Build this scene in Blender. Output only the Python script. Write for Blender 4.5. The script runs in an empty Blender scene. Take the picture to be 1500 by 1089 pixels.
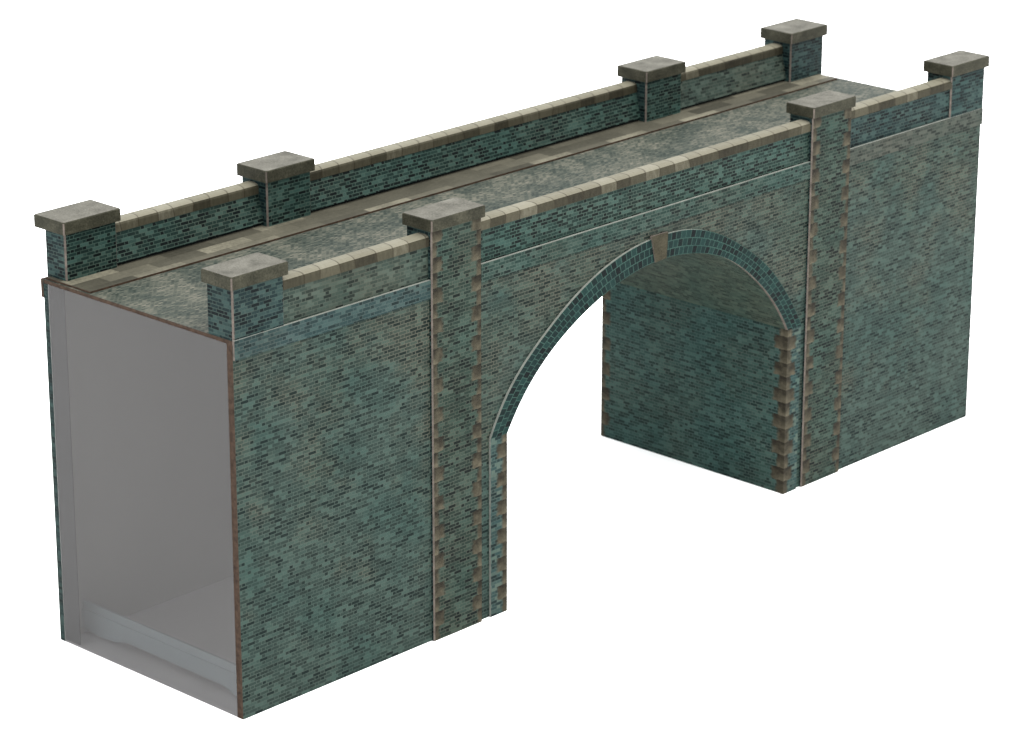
import bpy, bmesh, math, random
from mathutils import Matrix, Vector

S = 0.001                      # all dimensions below are millimetres of the card model
scene = bpy.context.scene
COL = scene.collection

# ------------------------------------------------------------------ camera
R0 = (0.6872774753450939, -0.7263945002075771, 0.0008378254341058211)      # image right
R1 = (-0.2388534754191289, -0.22707995537361625, -0.9441311938219812)      # image down
R2 = (0.6860019600288889, 0.6486799757677901, -0.3295687893305763)         # forward
CP = (-343.43291087203926, -389.50358701744034, 245.23619368253037)
cam_d = bpy.data.cameras.new('camera')
cam = bpy.data.objects.new('camera', cam_d)
COL.objects.link(cam)
cam.matrix_world = Matrix(((R0[0], -R1[0], -R2[0], CP[0]*S),
                           (R0[1], -R1[1], -R2[1], CP[1]*S),
                           (R0[2], -R1[2], -R2[2], CP[2]*S),
                           (0, 0, 0, 1)))
cam_d.sensor_width = 36
cam_d.lens = 114.11
cam_d.clip_start = 0.01
cam_d.clip_end = 50
cam_d.dof.use_dof = True
cam_d.dof.focus_distance = 0.585
cam_d.dof.aperture_fstop = 80
scene.camera = cam

# ------------------------------------------------------------------ light
w = bpy.data.worlds.new('World')
scene.world = w
w.use_nodes = True
bg = w.node_tree.nodes['Background']
bg.inputs[0].default_value = (0.97, 0.985, 1, 1)
bg.inputs[1].default_value = 3.35
la = bpy.data.lights.new('softbox', 'AREA')
la.shape = 'RECTANGLE'
la.size = 0.9
la.size_y = 0.9
la.energy = 17.3
la.color = (1, 0.97, 0.92)
lo = bpy.data.objects.new('softbox', la)
COL.objects.link(lo)
lo.location = (0.28, -0.30, 0.95)
lo.rotation_euler = (Vector((0.107, 0.025, 0.05)) - lo.location).to_track_quat('-Z', 'Y').to_euler()
scene.view_settings.view_transform = 'Standard'
scene.view_settings.look = 'None'
scene.view_settings.exposure = 0
scene.view_settings.gamma = 1
scene.view_settings.use_curve_mapping = False


# ------------------------------------------------------------------ node helpers
class NT:
    def __init__(s, name):
        s.m = bpy.data.materials.new(name)
        s.m.use_nodes = True
        s.t = s.m.node_tree
        s.t.nodes.clear()
        s.out = s.n('ShaderNodeOutputMaterial')
        s.b = s.n('ShaderNodeBsdfPrincipled')
        s.b.inputs['Roughness'].default_value = 0.62
        s.b.inputs['Specular IOR Level'].default_value = 0.05
        s.l(s.b.outputs[0], s.out.inputs[0])

    def n(s, t, **k):
        x = s.t.nodes.new(t)
        for a, b in k.items():
            setattr(x, a, b)
        return x

    def l(s, a, b):
        s.t.links.new(a, b)

    def put(s, sock, v):
        if hasattr(v, 'is_output'):
            s.l(v, sock)
        else:
            sock.default_value = v

    def math(s, op, a, b=0.0, c=None, clamp=False):
        x = s.n('ShaderNodeMath', operation=op, use_clamp=clamp)
        s.put(x.inputs[0], a)
        s.put(x.inputs[1], b)
        if c is not None:
            s.put(x.inputs[2], c)
        return x.outputs[0]

    def ramp(s, fac, stops, interp='LINEAR'):
        x = s.n('ShaderNodeValToRGB')
        cr = x.color_ramp
        cr.interpolation = interp
        while len(cr.elements) < len(stops):
            cr.elements.new(0.5)
        for e, (p, c) in zip(cr.elements, stops):
            e.position = p
            e.color = (*c, 1) if len(c) == 3 else c
        s.l(fac, x.inputs[0])
        return x.outputs[0]

    def mix(s, fac, a, b, mode='MIX'):
        x = s.n('ShaderNodeMix', data_type='RGBA', blend_type=mode)
        s.put(x.inputs[0], fac)
        s.put(x.inputs[6], a if hasattr(a, 'is_output') else (*a, 1))
        s.put(x.inputs[7], b if hasattr(b, 'is_output') else (*b, 1))
        return x.outputs[2]

    def uv(s, name='mm'):
        return s.n('ShaderNodeUVMap', uv_map=name).outputs[0]

    def noise(s, vec, scale, detail=3.0, rough=0.55):
        x = s.n('ShaderNodeTexNoise')
        s.l(vec, x.inputs['Vector'])
        x.inputs['Scale'].default_value = scale
        x.inputs['Detail'].default_value = detail
        x.inputs['Roughness'].default_value = rough
        return x.outputs[0]

    def smooth(s, v, a, b):
        x = s.n('ShaderNodeMapRange', interpolation_type='SMOOTHSTEP')
        s.put(x.inputs[0], v)
        s.put(x.inputs[1], a)
        s.put(x.inputs[2], b)
        return x.outputs[0]

    def brick(s, vec, bw, rh, mortar, offset=0.5, smooth=0.1):
        x = s.n('ShaderNodeTexBrick', offset=offset)
        s.l(vec, x.inputs['Vector'])
        x.inputs['Color1'].default_value = (0, 0, 0, 1)
        x.inputs['Color2'].default_value = (1, 1, 1, 1)
        x.inputs['Mortar'].default_value = (0.5, 0.5, 0.5, 1)
        x.inputs['Scale'].default_value = 1
        x.inputs['Mortar Size'].default_value = mortar
        x.inputs['Mortar Smooth'].default_value = smooth
        x.inputs['Bias'].default_value = 0
        x.inputs['Brick Width'].default_value = bw
        x.inputs['Row Height'].default_value = rh
        return x.outputs[0], x.outputs[1]          # colour (per-brick tone), mortar mask

    def done(s, col, bump=None, strength=0.15, dist=0.0001):
        s.put(s.b.inputs['Base Color'], col if hasattr(col, 'is_output') else (*col, 1))
        if bump is not None:
            x = s.n('ShaderNodeBump')
            x.inputs['Strength'].default_value = strength
            x.inputs['Distance'].default_value = dist
            s.l(bump, x.inputs['Height'])
            s.l(x.outputs[0], s.b.inputs['Normal'])
        return s.m


K = 0.19        # overall print density


def lin(r, g, b, k=None):
    k = K if k is None else k
    f = lambda v: ((v/255+0.055)/1.055)**2.4 if v > 10 else v/255/12.92
    return (f(r)*k, f(g)*k, f(b)*k)


def stone_blocks(t, quv, width):
    """printed quoin stones down the edges: returns (mask, colour)"""
    sx = t.n('ShaderNodeSeparateXYZ')
    t.l(quv, sx.inputs[0])
    u, v = sx.outputs[0], sx.outputs[1]
    d = t.math('MINIMUM', u, t.math('SUBTRACT', width, u))
    wob = t.math('MULTIPLY', t.math('SUBTRACT', t.noise(quv, 0.8, 3), 0.5), 1.5)
    vv = t.math('ADD', v, t.math('MULTIPLY', wob, 0.5))
    hp = 2.85
    row = t.math('FLOOR', t.math('DIVIDE', vv, hp))
    par = t.math('ABSOLUTE', t.math('MODULO', row, 2.0))
    wid = t.math('ADD', 1.35, t.math('MULTIPLY', par, 1.35))
    wid = t.math('ADD', wid, wob)
    m = t.smooth(t.math('SUBTRACT', wid, d), -0.4, 0.45)
    fr = t.math('FRACT', t.math('DIVIDE', vv, hp))
    blot = t.noise(quv, 0.45, 4, 0.65)
    # each printed stone is mottled, with printed shading that pales towards its lower edge
    k = t.math('ADD', t.math('MULTIPLY', t.math('SUBTRACT', 1.0, fr), 0.34), t.math('MULTIPLY', blot, 1.0))
    k = t.math('SUBTRACT', k, 0.12)
    col = t.ramp(k, [(0.24, lin(33, 30, 23)), (0.42, lin(68, 63, 50)), (0.62, lin(104, 98, 80)), (0.88, lin(142, 134, 112))])
    return m, col


def brick_mat(name, stretcher=1.92, header=0.88, rh=0.64, joint=0.062, mid=(84, 112, 104), dark=(28, 50, 52), light=(116, 142, 130),
              grout=(122, 140, 128), grey=(112, 112, 96), greyness=0.5, darks=0.17, quoin=None, patch=0.075, rise=0.0, gk=0.85, clus=0.6):
    """printed brickwork: Flemish bond (long and short bricks alternate), or a plain half bond when header == 0"""
    t = NT(name)
    uv = t.uv()
    P = stretcher+header
    sp = t.n('ShaderNodeSeparateXYZ')
    t.l(uv, sp.inputs[0])
    rowf = t.math('DIVIDE', sp.outputs[1], rh)
    row = t.math('FLOOR', rowf)
    fy = t.math('FRACT', rowf)
    par = t.math('ABSOLUTE', t.math('MODULO', row, 2.0))
    xx = t.math('ADD', t.math('DIVIDE', sp.outputs[0], P), t.math('MULTIPLY', par, 0.5))
    cell = t.math('FLOOR', xx)
    f = t.math('MULTIPLY', t.math('FRACT', xx), P)
    ish = t.math('GREATER_THAN', f, stretcher) if header else 0.0
    ds = t.math('MINIMUM', f, t.math('ABSOLUTE', t.math('SUBTRACT', f, stretcher)))
    dx = t.math('MINIMUM', ds, t.math('SUBTRACT', P, f))
    dy = t.math('MULTIPLY', t.math('MINIMUM', fy, t.math('SUBTRACT', 1.0, fy)), rh)
    d = t.math('MINIMUM', dx, dy)
    jn = t.math('ADD', joint*0.55, t.math('MULTIPLY', t.noise(uv, 1.3, 2), joint*0.9))
    mort = t.math('SUBTRACT', 1.0, t.smooth(t.math('SUBTRACT', d, jn), -0.02, 0.035))
    cb = t.n('ShaderNodeCombineXYZ')
    t.l(t.math('ADD', t.math('MULTIPLY', cell, 2.0), ish), cb.inputs[0])
    t.l(row, cb.inputs[1])
    wn = t.n('ShaderNodeTexWhiteNoise', noise_dimensions='2D')
    t.l(cb.outputs[0], wn.inputs['Vector'])
    tone = wn.outputs[0]
    cs = t.n('ShaderNodeCombineXYZ')
    t.l(t.math('ADD', t.math('MULTIPLY', t.math('SUBTRACT', cell, t.math('MULTIPLY', par, 0.5)), P), t.math('MULTIPLY', ish, stretcher)), cs.inputs[0])
    t.l(t.math('MULTIPLY', row, rh*1.3), cs.inputs[1])
    n1 = t.noise(cs.outputs[0], 0.40, 3)            # clusters of bricks, one tone per brick
    n2 = t.noise(uv, patch, 4, 0.6)      # large weathering patches
    n3 = t.noise(uv, 2.2, 2)
    v = t.math('ADD', tone, t.math('MULTIPLY', t.math('SUBTRACT', n1, 0.5), clus))
    v = t.math('ADD', v, t.math('MULTIPLY', t.math('SUBTRACT', n3, 0.5), 0.15))
    midd = tuple(a*0.80 for a in mid)
    col = t.ramp(v, [(0.0, lin(*dark)), (darks*0.75, lin(*dark)), (darks+0.06, lin(*midd)), (0.48, lin(*mid)), (0.64, lin(*mid)), (0.93, lin(*light))])
    gv = t.mix(1.0, col, t.ramp(n2, [(0, (1.20, 0.97, 0.88)), (1, (1.20, 0.97, 0.88))]), 'MULTIPLY')
    if rise:
        n2 = t.math('ADD', n2, t.math('MULTIPLY', t.math('SUBTRACT', sp.outputs[1], 38.0), rise))
        n2 = t.math('SUBTRACT', n2, t.math('MULTIPLY', t.smooth(t.math('ABSOLUTE', t.math('SUBTRACT', sp.outputs[0], 108.0)), 45.0, 75.0), 0.09))
    gm = t.math('MULTIPLY', t.smooth(n2, 0.36, 0.64), greyness)
    col = t.mix(gm, col, gv)
    gcol = t.mix(gm, lin(*grout), lin(*grey))
    fade = t.smooth(t.noise(uv, 0.16, 3), 0.28, 0.55)       # the joints print fainter in places
    col = t.mix(t.math('MULTIPLY', mort, t.math('MULTIPLY', gk, t.math('ADD', 0.55, t.math('MULTIPLY', fade, 0.45)))), col, gcol)
    deep = t.noise(uv, 0.055, 2)
    col = t.mix(t.math('MULTIPLY', t.smooth(deep, 0.42, 0.66), 0.62), col,
                t.mix(1.0, col, (0.64, 0.84, 0.86), 'MULTIPLY'))
    col = t.mix(1.0, col, (1.05, 0.98, 0.99), 'MULTIPLY')
    if quoin is not None:
        m, qc = stone_blocks(t, t.uv('quoin'), quoin)
        col = t.mix(m, col, qc)
    return t.done(col, t.math('SUBTRACT', 1.0, mort), 0.1, 0.00004)


M = {}
M['brick'] = brick_mat('printed_brick', mid=(78, 100, 90), dark=(40, 56, 50), light=(104, 126, 114), grout=(112, 130, 116), greyness=0.6, darks=0.12)
M['brick_wall'] = brick_mat('printed_wall_brick', mid=(66, 89, 82), dark=(29, 51, 48), light=(92, 121, 111), grout=(106, 129, 118), grey=(136, 138, 120), greyness=0.85, rise=0.0030, darks=0.12)
M['brick_teal'] = brick_mat('printed_teal_brick', mid=(40, 69, 63), dark=(11, 30, 29), light=(86, 121, 111), grout=(106, 138, 124), greyness=0.35, darks=0.2)
M['brick_blue'] = brick_mat('printed_blue_brick', mid=(36, 64, 66), dark=(10, 30, 33), light=(78, 110, 106), grout=(88, 118, 111), greyness=0.2, darks=0.2)
M['brick_pier'] = brick_mat('printed_pier_brick', mid=(52, 77, 68), dark=(14, 34, 31), light=(86, 114, 102), grout=(108, 130, 115), greyness=0.6, darks=0.17, quoin=12.9)
M['brick_jamb'] = brick_mat('printed_jamb_brick', mid=(66, 100, 98), dark=(28, 54, 54), grout=(110, 140, 132), greyness=0.3, quoin=100.0)
M['brick_tunnel'] = brick_mat('printed_tunnel_brick', mid=(62, 99, 92), dark=(38, 68, 64), light=(88, 128, 119), grout=(106, 138, 130), greyness=0.4, quoin=50.3)
M['brick_vault'] = brick_mat('printed_vault_brick', mid=(80, 105, 92), dark=(56, 78, 68), light=(98, 122, 106), grout=(96, 118, 102), greyness=0.5, clus=0.3)
M['brick_arch'] = brick_mat('printed_arch_brick', stretcher=1.4, header=0, rh=1.5, joint=0.075, mid=(20, 56, 54), dark=(6, 27, 29), light=(36, 78, 73), grout=(84, 128, 116), grey=(84, 128, 116), greyness=0.0, darks=0.15, gk=0.9)
M['band'] = brick_mat('printed_band_brick', mid=(62, 92, 92), dark=(36, 58, 58), light=(92, 122, 118), grout=(104, 128, 124), greyness=0.4, darks=0.12)
M['band_mid'] = brick_mat('printed_band_grey', mid=(54, 86, 78), dark=(22, 44, 41), light=(88, 118, 108), grout=(110, 136, 124), greyness=0.45, darks=0.16)
M['band_pale'] = brick_mat('printed_band_pale', mid=(84, 98, 89), dark=(52, 64, 58), light=(106, 118, 107), grout=(116, 126, 114), grey=(120, 120, 106), greyness=0.45, darks=0.12)


def plain(name, c, var=0.25, scale=0.5, rough=0.7, k=None):
    t = NT(name)
    uv = t.uv()
    a = t.noise(uv, scale, 5, 0.65)
    lo_, hi = tuple(x*(1-var) for x in lin(*c, k=k)), tuple(x*(1+var) for x in lin(*c, k=k))
    t.b.inputs['Roughness'].default_value = rough
    return t.done(t.ramp(a, [(0.3, lo_), (0.7, hi)]), a, 0.1, 0.0001)


M['edge'] = plain('raw_card_edge', (100, 80, 66), 0.55, 0.9)
M['scuff'] = plain('scuffed_card_fold', (160, 148, 138), 0.35, 0.7)
M['white_edge'] = plain('white_card_edge', (208, 212, 202), 0.22, 0.6)
M['dark'] = plain('dark_shade', (34, 42, 40), 0.2, 0.8)  # dark tone painted where shade falls: undersides and the far parapet's foot
for key, nm, c in (('card', 'grey_card', (0.44, 0.42, 0.405)), ('card_floor', 'added_floor_card', (0.78, 0.76, 0.76)),
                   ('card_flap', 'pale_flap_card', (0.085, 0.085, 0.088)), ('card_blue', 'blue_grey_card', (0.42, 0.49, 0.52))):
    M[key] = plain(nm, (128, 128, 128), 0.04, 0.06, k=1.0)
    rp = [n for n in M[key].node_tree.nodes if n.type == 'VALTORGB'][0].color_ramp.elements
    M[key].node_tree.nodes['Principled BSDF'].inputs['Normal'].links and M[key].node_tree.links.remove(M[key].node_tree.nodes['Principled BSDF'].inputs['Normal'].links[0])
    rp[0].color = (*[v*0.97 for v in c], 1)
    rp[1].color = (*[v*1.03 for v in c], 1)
# smoky grey film closing the hollow end
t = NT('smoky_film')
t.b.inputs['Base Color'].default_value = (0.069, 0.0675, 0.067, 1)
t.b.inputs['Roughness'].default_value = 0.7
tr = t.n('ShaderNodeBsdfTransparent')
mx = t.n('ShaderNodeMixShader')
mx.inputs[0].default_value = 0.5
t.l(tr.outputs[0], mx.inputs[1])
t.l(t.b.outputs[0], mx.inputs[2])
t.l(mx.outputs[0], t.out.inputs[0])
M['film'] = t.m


def concrete(name, c1, c2, c3):
    t = NT(name)
    uv = t.uv()
    a = t.noise(uv, 0.28, 4, 0.6)
    f = t.noise(uv, 2.6, 4, 0.8)
    v = t.math('ADD', t.math('MULTIPLY', a, 0.7), t.math('MULTIPLY', f, 0.9))
    v = t.math('SUBTRACT', v, 0.30)
    return t.done(t.ramp(v, [(0.30, lin(*c1)), (0.52, lin(*c2)), (0.74, lin(*c3))]), f, 0.2, 0.00008)


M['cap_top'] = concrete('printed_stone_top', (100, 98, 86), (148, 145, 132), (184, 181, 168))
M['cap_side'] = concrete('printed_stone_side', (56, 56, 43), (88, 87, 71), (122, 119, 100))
M['keystone'] = concrete('printed_keystone', (68, 65, 48), (94, 89, 69), (120, 114, 92))


def coping_mat(name, stops, length=4.3, wv=0.65):
    t = NT(name)
    uv = t.uv()
    sx = t.n('ShaderNodeSeparateXYZ')
    t.l(uv, sx.inputs[0])
    q = t.math('DIVIDE', t.math('ADD', sx.outputs[0], t.math('MULTIPLY', t.noise(uv, 0.12, 1), 3.0)), length)
    wn = t.n('ShaderNodeTexWhiteNoise', noise_dimensions='1D')
    t.l(t.math('FLOOR', q), wn.inputs['W'])
    fr = t.math('FRACT', q)
    jd = t.math('MINIMUM', fr, t.math('SUBTRACT', 1.0, fr))
    jnt = t.math('SUBTRACT', 1.0, t.smooth(jd, 0.015, 0.05))
    st = t.n('ShaderNodeVectorMath', operation='MULTIPLY')
    t.l(uv, st.inputs[0])
    st.inputs[1].default_value = (1.6, 0.45, 1)
    f = t.noise(st.outputs[0], 1.1, 4, 0.65)
    v = t.math('ADD', t.math('ADD', t.math('MULTIPLY', wn.outputs[0], wv), (0.65-wv)/2), t.math('MULTIPLY', f, 0.55))
    v = t.math('SUBTRACT', v, 0.1)
    col = t.ramp(v, [(p, lin(*c)) for p, c in stops])
    col = t.mix(t.math('MULTIPLY', jnt, 0.6), col, lin(66, 58, 42))
    return t.done(col, f, 0.2, 0.0001)


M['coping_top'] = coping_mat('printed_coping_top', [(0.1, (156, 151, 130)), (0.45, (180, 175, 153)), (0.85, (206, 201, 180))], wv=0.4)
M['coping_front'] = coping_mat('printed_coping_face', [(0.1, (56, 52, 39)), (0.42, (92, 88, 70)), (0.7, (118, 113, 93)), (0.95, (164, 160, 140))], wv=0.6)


def road_mat():
    t = NT('printed_setts')
    uv = t.uv()
    tone, mort = t.brick(uv, 1.0, 0.52, 0.085)
    n1 = t.noise(uv, 0.11, 4, 0.6)
    n3 = t.noise(uv, 1.6, 3, 0.6)
    v = t.math('ADD', t.math('MULTIPLY', tone, 0.8), t.math('MULTIPLY', t.math('SUBTRACT', n1, 0.5), 0.95))
    v = t.math('ADD', v, t.math('MULTIPLY', t.math('SUBTRACT', n3, 0.5), 0.5))
    v = t.math('ADD', v, 0.02)
    col = t.ramp(v, [(0.0, lin(46, 62, 56)), (0.28, lin(80, 92, 83)), (0.58, lin(116, 121, 108)), (0.95, lin(172, 168, 151))])
    col = t.mix(t.math('MULTIPLY', mort, 0.7), col, t.mix(t.smooth(n1, 0.4, 0.6), lin(100, 110, 100), lin(150, 150, 134)))
    return t.done(col, t.math('SUBTRACT', 1.0, mort), 0.15, 0.00006)


def paving_mat():
    t = NT('printed_paving')
    uv = t.uv()
    tone, mort = t.brick(uv, 11.5, 3.3, 0.06, offset=0.42, smooth=0.3)
    f = t.noise(uv, 1.4, 4, 0.65)
    g = t.noise(uv, 0.12, 3)
    v = t.math('ADD', t.math('MULTIPLY', tone, 0.62), t.math('MULTIPLY', f, 0.45))
    v = t.math('ADD', v, t.math('MULTIPLY', t.math('SUBTRACT', g, 0.5), 0.5))
    col = t.ramp(v, [(0.15, lin(88, 86, 74)), (0.45, lin(120, 117, 102)), (0.70, lin(146, 142, 124)), (0.92, lin(200, 194, 170))])
    col = t.mix(t.math('MULTIPLY', mort, 0.45), col, lin(84, 80, 66))
    return t.done(col, f, 0.15, 0.00008)


M['road'] = road_mat()
M['paving'] = paving_mat()
t = NT('white_sheet')
t.b.inputs['Roughness'].default_value = 0.9
t.b.inputs['Specular IOR Level'].default_value = 0.0
M['white'] = t.done((0.93, 0.93, 0.925))


# ------------------------------------------------------------------ mesh helpers
random.seed(7)


class MB:
    """collects faces with a material per face, builds ONE mesh object (mm in, metres out)"""
    def __init__(s):
        s.f = []           # (points, material key, uvs or None, quoin uvs or None)

    def face(s, pts, mat, uv=None, q=None):
        s.f.append(([Vector(p) for p in pts], mat, uv, q))

    def prism(s, outline, plane, a, b, mats, uvshift=(0, 0), quoin=None):
        """outline: ccw 2D points; plane 'xz' extruded y a..b (a<b) or 'xy' extruded z a..b or 'yz' extruded x a..b.
        mats: function(normal, side index or 'a'/'b') -> key ; quoin: function(point) -> (u, v)"""
        def P(p, h):
            if plane == 'xz':
                return (p[0], h, p[1])
            if plane == 'xy':
                return (p[0], p[1], h)
            return (h, p[0], p[1])
        n = len(outline)
        s.add([P(p, a) for p in outline], mats('a'), uvshift, quoin)
        s.add([P(p, b) for p in outline][::-1], mats('b'), uvshift, quoin)
        for i in range(n):
            p, r = outline[i], outline[(i+1) % n]
            s.add([P(p, b), P(r, b), P(r, a), P(p, a)], mats(i), uvshift, quoin)

    def add(s, pts, mat, sh=(0, 0), quoin=None):
        pts = [Vector(p) for p in pts]
        nrm = Vector((0, 0, 0))
        for i in range(len(pts)):
            c, d = pts[i], pts[(i+1) % len(pts)]
            nrm += Vector(((c.y-d.y)*(c.z+d.z), (c.z-d.z)*(c.x+d.x), (c.x-d.x)*(c.y+d.y)))
        ax = max(range(3), key=lambda i: abs(nrm[i]))
        idx = [(1, 2), (0, 2), (0, 1)][ax]
        uv = [(p[idx[0]]+sh[0]+(31.7 if ax == 0 else 0), p[idx[1]]+sh[1]) for p in pts]
        q = [quoin(p) for p in pts] if quoin else None
        s.f.append((pts, mat, uv, q))

    def box(s, x0, x1, y0, y1, z0, z1, m, uvshift=(0, 0), cham=None, quoin=None):
        """m: dict front/back/left/right/top/bottom with default 'all'; cham = (size, material) cuts the upright corners"""
        g = lambda k: m.get(k, m.get('all'))
        if cham:
            c, cm = cham
            o = [(x0+c, y0), (x1-c, y0), (x1, y0+c), (x1, y1-c), (x1-c, y1), (x0+c, y1), (x0, y1-c), (x0, y0+c)]
            mm = {0: g('front'), 1: cm, 2: g('right'), 3: cm, 4: g('back'), 5: cm, 6: g('left'), 7: cm, 'a': g('bottom'), 'b': g('top')}
        else:
            o = [(x0, y0), (x1, y0), (x1, y1), (x0, y1)]
            mm = {0: g('front'), 1: g('right'), 2: g('back'), 3: g('left'), 'a': g('bottom'), 'b': g('top')}
        s.prism(o, 'xy', z0, z1, lambda i: mm[i], uvshift, quoin)

    def build(s, name, parent=None, smooth=False):
        me = bpy.data.meshes.new(name)
        bm = bmesh.new()
        l1 = bm.loops.layers.uv.new('mm')
        l2 = bm.loops.layers.uv.new('quoin')
        keys = []
        for pts, mat, uv, q in s.f:
            if mat not in keys:
                keys.append(mat)
            vs = [bm.verts.new(p*S) for p in pts]
            f = bm.faces.new(vs)
            f.material_index = keys.index(mat)
            f.smooth = smooth
            for i, lp in enumerate(f.loops):
                if uv:
                    lp[l1].uv = uv[i]
                lp[l2].uv = q[i] if q else (50.0, 0.0)
        bmesh.ops.remove_doubles(bm, verts=bm.verts, dist=1e-7)
        bmesh.ops.recalc_face_normals(bm, faces=bm.faces)
        bm.to_mesh(me)
        bm.free()
        for k in keys:
            me.materials.append(M[k])
        o = bpy.data.objects.new(name, me)
        COL.objects.link(o)
        if parent is not None:
            o.parent = parent
        return o


def rs():
    return (random.uniform(0, 400), random.uniform(0, 40)*1.0)


# ------------------------------------------------------------------ setting: the white sheet
b = MB()
b.box(-4000, 4000, -4000, 4000, -3, -0.05, {'all': 'white'})
tt = b.build('tabletop')
tt['kind'] = 'structure'

# ------------------------------------------------------------------ the bridge
L, W, D = 214.3, 50.3, 69.3
TL, TR, ZS = 66.7, 149.6, 35.8
root = bpy.data.objects.new('model_bridge', None)
COL.objects.link(root)
root['label'] = 'grey-green printed card bridge with one arch, brick parapets and a hollow grey end'
root['category'] = 'model bridge'

AC = (108.4, 12.8)


def table(th, tb):
    for (a, va), (b_, vb) in zip(tb, tb[1:]):
        if a <= th <= b_:
            k = (th-a)/(b_-a)
            k = k*k*(3-2*k)
            return va+(vb-va)*k
    return 0.0


# the hand-cut arch is a little uneven
UN_OUT = [(-1.3, 0), (-0.93, 0.7), (-0.6, -0.1), (-0.1, 0.25), (0.16, 0.35), (0.62, -1.0), (0.9, -1.0), (1.3, 0)]
UN_IN = [(-1.3, 0), (-0.87, 0.6), (-0.35, -0.2), (0.1, 0.05), (0.4, 0.05), (0.74, -0.5), (1.3, 0)]


def r_in(th):
    return 47.0 + 1.3*th - 1.6*th**3 + 0.25*th*th + table(th, UN_IN)


def r_out(th):
    return 51.55 + 1.1*th - 1.4*th**3 + table(th, UN_OUT)


def arc(rf, x0, x1, n=64, grow=0.0):
    """points of the arch curve from (x0, ZS) to (x1, ZS)"""
    t0, t1 = math.atan2(x0-AC[0], ZS-AC[1]), math.atan2(x1-AC[0], ZS-AC[1])
    pts = []
    e0 = math.hypot(x0-AC[0], ZS-AC[1]) - rf(t0)
    e1 = math.hypot(x1-AC[0], ZS-AC[1]) - rf(t1)
    for i in range(n+1):
        k = i/n
        th = t0+(t1-t0)*k
        r = rf(th) + e0*(1-k)**3 + e1*k**3 + grow
        pts.append((AC[0]+r*math.sin(th), AC[1]+r*math.cos(th)))
    return pts


XO0, XO1 = 62.3, 154.0
inner = arc(r_in, TL, TR)
outer = arc(r_out, XO0, XO1)

# side walls: one sheet of thick card each, cut out for the arch
hole = arc(r_in, TL-0.2, TR+0.2, grow=0.12)
outline = [(0, 0), (TL-0.2, 0)] + hole + [(TR+0.2, 0), (L, 0), (L, D), (0, D)]
nn = len(outline)


def wall_mats(face):
    def f(i):
        if i == 'a':
            return 'brick_wall' if face == 'front' else 'card'
        if i == 'b':
            return 'card' if face == 'front' else 'brick_wall'
        if i == nn-1 and face == 'back':
            return 'brick_blue'
        return 'edge'
    return f


b = MB()
b.prism(outline, 'xz', 0.0, 1.5, wall_mats('front'))
b.build('side_wall', root)
b = MB()
b.prism(outline, 'xz', W-1.3, W, wall_mats('back'), (57, 9))
b.build('side_wall', root)

# string courses at road level
for x0, x1, mt in ((0.0, 47.0, 'band'), (59.9, 155.4, 'band_mid'), (168.2, L+0.02, 'band_pale')):
    b = MB()
    b.box(x0+0.05, x1-0.02, -0.42, 0.12, 66.6, 70.12, {'all': mt, 'top': 'white_edge', 'left': 'scuff', 'bottom': 'edge', 'right': 'edge'}, rs())
    b.build('string_course', root)
b = MB()
b.box(-0.1, L, W-0.12, W+0.6, 66.6, 70.05, {'all': 'band', 'left': 'edge', 'top': 'edge'}, rs())
b.build('string_course', root)

# arch ring with its keystone
b = MB()
nseg = len(inner)-1
YF, YB = -0.5, 0.2
sa = 0.0
for i in range(nseg):
    a0, a1, o0, o1 = inner[i], inner[i+1], outer[i], outer[i+1]
    mid_len = math.hypot((a1[0]+o1[0]-a0[0]-o0[0])/2, (a1[1]+o1[1]-a0[1]-o0[1])/2)
    sb = sa+mid_len
    b.face([(a0[0], YF, a0[1]), (a1[0], YF, a1[1]), (o1[0], YF, o1[1]), (o0[0], YF, o0[1])], 'brick_arch',
           [(sa, 0.0), (sb, 0.0), (sb, 4.5), (sa, 4.5)])
    b.face([(o0[0], YF, o0[1]), (o1[0], YF, o1[1]), (o1[0], YB, o1[1]), (o0[0], YB, o0[1])], 'white_edge',
           [(sa, 0.0), (sb, 0.0), (sb, 0.7), (sa, 0.7)])
    b.face([(a0[0], YF, a0[1]), (a1[0], YF, a1[1]), (a1[0], YB, a1[1]), (a0[0], YB, a0[1])], 'scuff',
           [(sa, 0.0), (sb, 0.0), (sb, 0.7), (sa, 0.7)])
    b.face([(a0[0], YB, a0[1]), (a1[0], YB, a1[1]), (o1[0], YB, o1[1]), (o0[0], YB, o0[1])], 'edge')
    sa = sb
for k in (0, -1):
    a0, o0 = inner[k], outer[k]
    b.face([(a0[0], YF, a0[1]), (o0[0], YF, o0[1]), (o0[0], YB, o0[1]), (a0[0], YB, a0[1])], 'edge')
ring = b.build('arch_ring', root)
b = MB()
b.prism([(107.75, 59.75), (110.95, 59.95), (111.35, 65.1), (106.5, 65.2)], 'xz', -0.78, -0.3,
        lambda i: 'keystone' if i == 'a' else ('scuff' if i in (2, 3) else 'edge'))
b.build('keystone', ring)

# jambs below the ring
for x0, x1, s in ((XO0, TL, 1), (TR, XO1-0.1, -1)):
    edge_x = TL if s == 1 else TR
    b = MB()
    b.box(x0, x1, -0.45, 0.3, 0.0, ZS-0.02, {'all': 'brick_jamb', 'left': 'white_edge' if s == 1 else 'brick_jamb', 'right': 'edge', 'back': 'edge', 'top': 'edge', 'bottom': 'edge'},
          rs(), quoin=lambda p, e=edge_x: (abs(p.x-e), p.z))
    b.build('arch_jamb', root)

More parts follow.
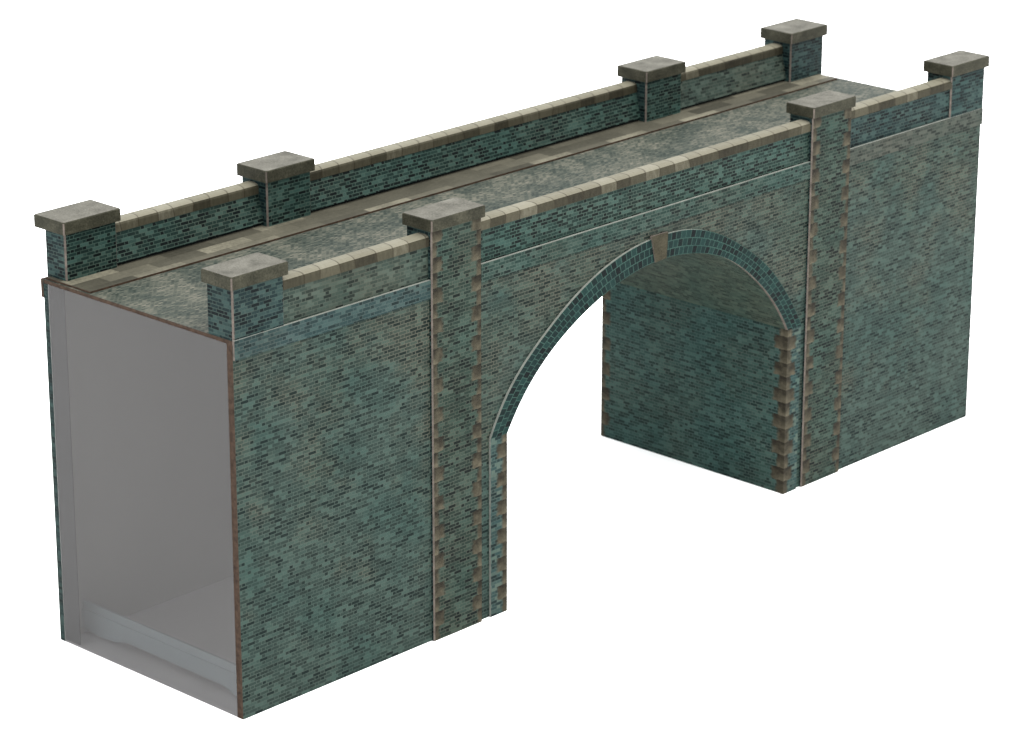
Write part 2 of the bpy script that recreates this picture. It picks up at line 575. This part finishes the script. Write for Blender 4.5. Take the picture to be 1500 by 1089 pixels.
# tunnel lining
for x0, x1 in ((TL-1.1, TL-0.1), (TR+0.1, TR+1.1)):
    b = MB()
    b.box(x0, x1, 0.25, W-0.05, 0.0, ZS+0.5, {'all': 'card', 'right': 'brick_tunnel', 'left': 'brick_tunnel'} if x0 > 100 else
          {'all': 'card', 'right': 'brick_tunnel'}, rs(), quoin=lambda p: (p.y-0.25, p.z))
    b.build('tunnel_wall', root)
b = MB()
vi = arc(r_in, TL, TR, 48, grow=0.06)
vo = arc(r_in, TL, TR, 48, grow=0.8)
sa = 0.0
for i in range(48):
    p, q, po, qo = vi[i], vi[i+1], vo[i], vo[i+1]
    sb = sa+math.hypot(q[0]-p[0], q[1]-p[1])
    b.face([(p[0], 0.22, p[1]), (q[0], 0.22, q[1]), (q[0], W-0.1, q[1]), (p[0], W-0.1, p[1])], 'brick_vault',
           [(0.22, sa), (0.22, sb), (W-0.1, sb), (W-0.1, sa)])
    b.face([(po[0], 0.22, po[1]), (qo[0], 0.22, qo[1]), (qo[0], W-0.1, qo[1]), (po[0], W-0.1, po[1])], 'card')
    for y in (0.22, W-0.1):
        b.face([(p[0], y, p[1]), (q[0], y, q[1]), (qo[0], y, qo[1]), (po[0], y, po[1])], 'edge')
    sa = sb
for k in (0, -1):
    b.face([(vi[k][0], 0.22, vi[k][1]), (vo[k][0], 0.22, vo[k][1]), (vo[k][0], W-0.1, vo[k][1]), (vi[k][0], W-0.1, vi[k][1])], 'edge')
b.build('tunnel_vault', root)

# road deck and the raised pavement along the far parapet
b = MB()
b.box(0.0, L-0.1, 0.15, W-0.15, D+0.02, 70.0, {'all': 'edge', 'top': 'road', 'bottom': 'card'})
b.build('road_deck', root)
b = MB()
b.box(0.4, L-1.5, 37.7, W-0.3, 69.9, 70.36, {'all': 'edge', 'top': 'paving'})
b.build('pavement', root)


def cap(x0, x1, y0, y1, z0, z1, parent, tilt=0.0):
    """capstone: chamfered corners, slightly eased top edge"""
    b = MB()
    c, e = 0.22, 0.16

    def ring_(i, cc):
        return [(x0+i+cc, y0+i), (x1-i-cc, y0+i), (x1-i, y0+i+cc), (x1-i, y1-i-cc), (x1-i-cc, y1-i), (x0+i+cc, y1-i), (x0+i, y1-i-cc), (x0+i, y0+i+cc)]
    lv = [(ring_(0, c), z0), (ring_(0, c), z1-e), (ring_(e, c), z1)]
    sh = rs()
    for k in range(2):
        (ra, za), (rb, zb) = lv[k], lv[k+1]
        for i in range(8):
            j = (i+1) % 8
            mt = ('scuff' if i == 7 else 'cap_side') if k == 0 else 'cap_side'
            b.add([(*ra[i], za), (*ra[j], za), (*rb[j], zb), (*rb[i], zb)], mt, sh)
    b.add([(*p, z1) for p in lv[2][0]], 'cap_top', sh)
    b.add([(*p, z0) for p in lv[0][0]][::-1], 'dark', sh)  # underside painted dark as the shade below the cap
    return b.build('capstone', parent)


# piers on the near face, each running from the ground up to its cap
for x0, x1, yb in ((47.0, 59.9, 5.75), (155.4, 168.2, 5.4)):
    b = MB()
    c = 0.24
    fm = {'all': 'brick_pier', 'left': 'brick_blue', 'right': 'brick_teal', 'top': 'edge', 'bottom': 'edge', 'back': 'edge'}
    # lower shaft stands proud of the wall, upper shaft is a full pillar
    b.box(x0, x1, -0.62, 0.9, 0.0, 69.95, fm, (x0*1.3, 3), (c, 'scuff'), quoin=lambda p, e=x0: (p.x-e, p.z) if p.y < -0.3 else (50, 0))
    fm2 = dict(fm, back='brick_blue')
    b.box(x0, x1, -0.62, yb, 69.95, 79.3, fm2, (x0*1.3, 3), (c, 'scuff'), quoin=lambda p, e=x0: (p.x-e, p.z) if p.y < -0.3 else (50, 0))
    pr = b.build('pier', root)
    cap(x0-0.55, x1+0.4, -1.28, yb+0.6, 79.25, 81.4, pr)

# pillars at the ends of the near parapet and along the far one
for x0, x1, y0, y1, z0, mt, zt in ((0.1, 11.9, -0.15, 6.4, 70.0, 'brick_blue', 81.5), (202.7, 214.7, -0.2, 6.3, 70.0, 'brick_blue', 81.45),
                                   (1.3, 13.2, 45.3, 50.95, 70.2, 'brick_teal', 81.4), (48.7, 60.0, 44.3, 51.4, 70.2, 'brick_teal', 81.4),
                                   (155.0, 166.4, 43.3, 50.4, 70.2, 'brick_teal', 81.4), (202.6, 214.1, 42.9, 50.6, 70.2, 'brick_blue', 81.4)):
    b = MB()
    b.box(x0, x1, y0, y1, z0, 79.3, {'all': mt, 'left': 'brick_blue', 'bottom': 'edge', 'top': 'edge'}, rs(), (0.28, 'scuff'))
    p = b.build('parapet_pillar', root)
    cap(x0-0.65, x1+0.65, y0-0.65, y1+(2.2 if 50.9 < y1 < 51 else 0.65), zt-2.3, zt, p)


def coping(x0, x1, prof, parent):
    """prof: (y, z, material) from front bottom over the top to the back bottom"""
    b = MB()
    sh = rs()
    acc = 0.0
    n = len(prof)
    for i in range(n):
        y, z, m = prof[i]
        y2, z2, _ = prof[(i+1) % n]
        d = math.hypot(y2-y, z2-z)
        b.face([(x0, y, z), (x1, y, z), (x1, y2, z2), (x0, y2, z2)], m,
               [(x0+sh[0], acc), (x1+sh[0], acc), (x1+sh[0], acc+d), (x0+sh[0], acc+d)])
        acc += d
    for x in (x0, x1):
        b.face([(x, y, z) for y, z, _ in prof], 'coping_front', [(y+sh[0], z) for y, z, _ in prof])
    return b.build('coping', parent)


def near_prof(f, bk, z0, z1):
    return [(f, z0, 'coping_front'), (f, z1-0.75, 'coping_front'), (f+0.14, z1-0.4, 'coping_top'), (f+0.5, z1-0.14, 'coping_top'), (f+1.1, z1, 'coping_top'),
            (bk-0.9, z1, 'coping_top'), (bk-0.35, z1-0.2, 'coping_top'), (bk, z1-0.7, 'coping_front'), (bk, z0, 'dark')]  # underside painted dark as the shade below the coping


# near parapet, three lengths between the pillars
for x0, x1, mt in ((11.7, 47.1, 'brick'), (59.8, 155.5, 'brick_teal'), (168.1, 203.2, 'brick_blue')):
    b = MB()
    b.box(x0, x1, 0.25, 2.9, 69.98, 76.6, {'all': mt, 'top': 'edge', 'bottom': 'edge'}, rs())
    p = b.build('parapet', root)
    coping(x0-0.02, x1+0.02, near_prof(-0.12, 3.3, 76.35, 78.4), p)

# far parapet, leaning back a little, a dark gap along its foot
for x0, x1, mt in ((13.0, 48.9, 'brick_teal'), (59.8, 155.2, 'brick_teal'), (166.2, 202.8, 'brick')):
    yb = 45.75 - 2.0*((x0+x1)/2)/L
    b = MB()
    lean = 1.35
    sh = rs()
    o = [(yb, 71.0), (yb+lean+2.9, 71.0), (yb+lean+2.9, 76.7), (yb+lean, 76.7)]
    mm = {0: 'edge', 1: mt, 2: 'edge', 3: mt, 'a': 'edge', 'b': 'edge'}
    b.prism(o, 'yz', x0, x1, lambda i: mm[i], sh)
    # recessed foot, its shadow gap painted dark
    b.box(x0+0.05, x1-0.05, yb+0.75, yb+3.4, 70.3, 71.05, {'all': 'dark'}, sh)
    p = b.build('parapet', root)
    coping(x0-0.02, x1+0.02, near_prof(yb+lean-0.25, yb+lean+3.2, 76.4, 78.45), p)

# inside of the open end: floor card added to tone down the white sheet, reinforcing flap down the far wall, notched brace strip
b = MB()
b.box(0.15, TL-1.2, 1.55, W-1.35, 0.0, 0.35, {'all': 'card_floor'})
b.build('added_floor_plate', root)
b = MB()
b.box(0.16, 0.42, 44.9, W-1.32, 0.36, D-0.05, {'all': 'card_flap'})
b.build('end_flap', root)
b = MB()
XB = 4.2
n0, n1 = 1.53, W-1.33
low = [(n0, 0.36), (n0+4.0, 0.45), (n0+6.4, 1.5), (n0+8.2, 2.0), (n1-12.5, 2.2), (n1-9.5, 1.35), (n1-4.5, 1.0), (n1, 1.5)]
b.prism(low+[(n1, 5.3), (n0, 5.3)], 'yz', XB, XB+0.6, lambda i: 'card_blue')
b.prism([(n0, 5.0), (n1, 5.0), (n1, 6.8), (n0, 6.8)], 'yz', XB+0.28, XB+0.85, lambda i: 'card_blue')
b.build('brace_strip', root)
b = MB()
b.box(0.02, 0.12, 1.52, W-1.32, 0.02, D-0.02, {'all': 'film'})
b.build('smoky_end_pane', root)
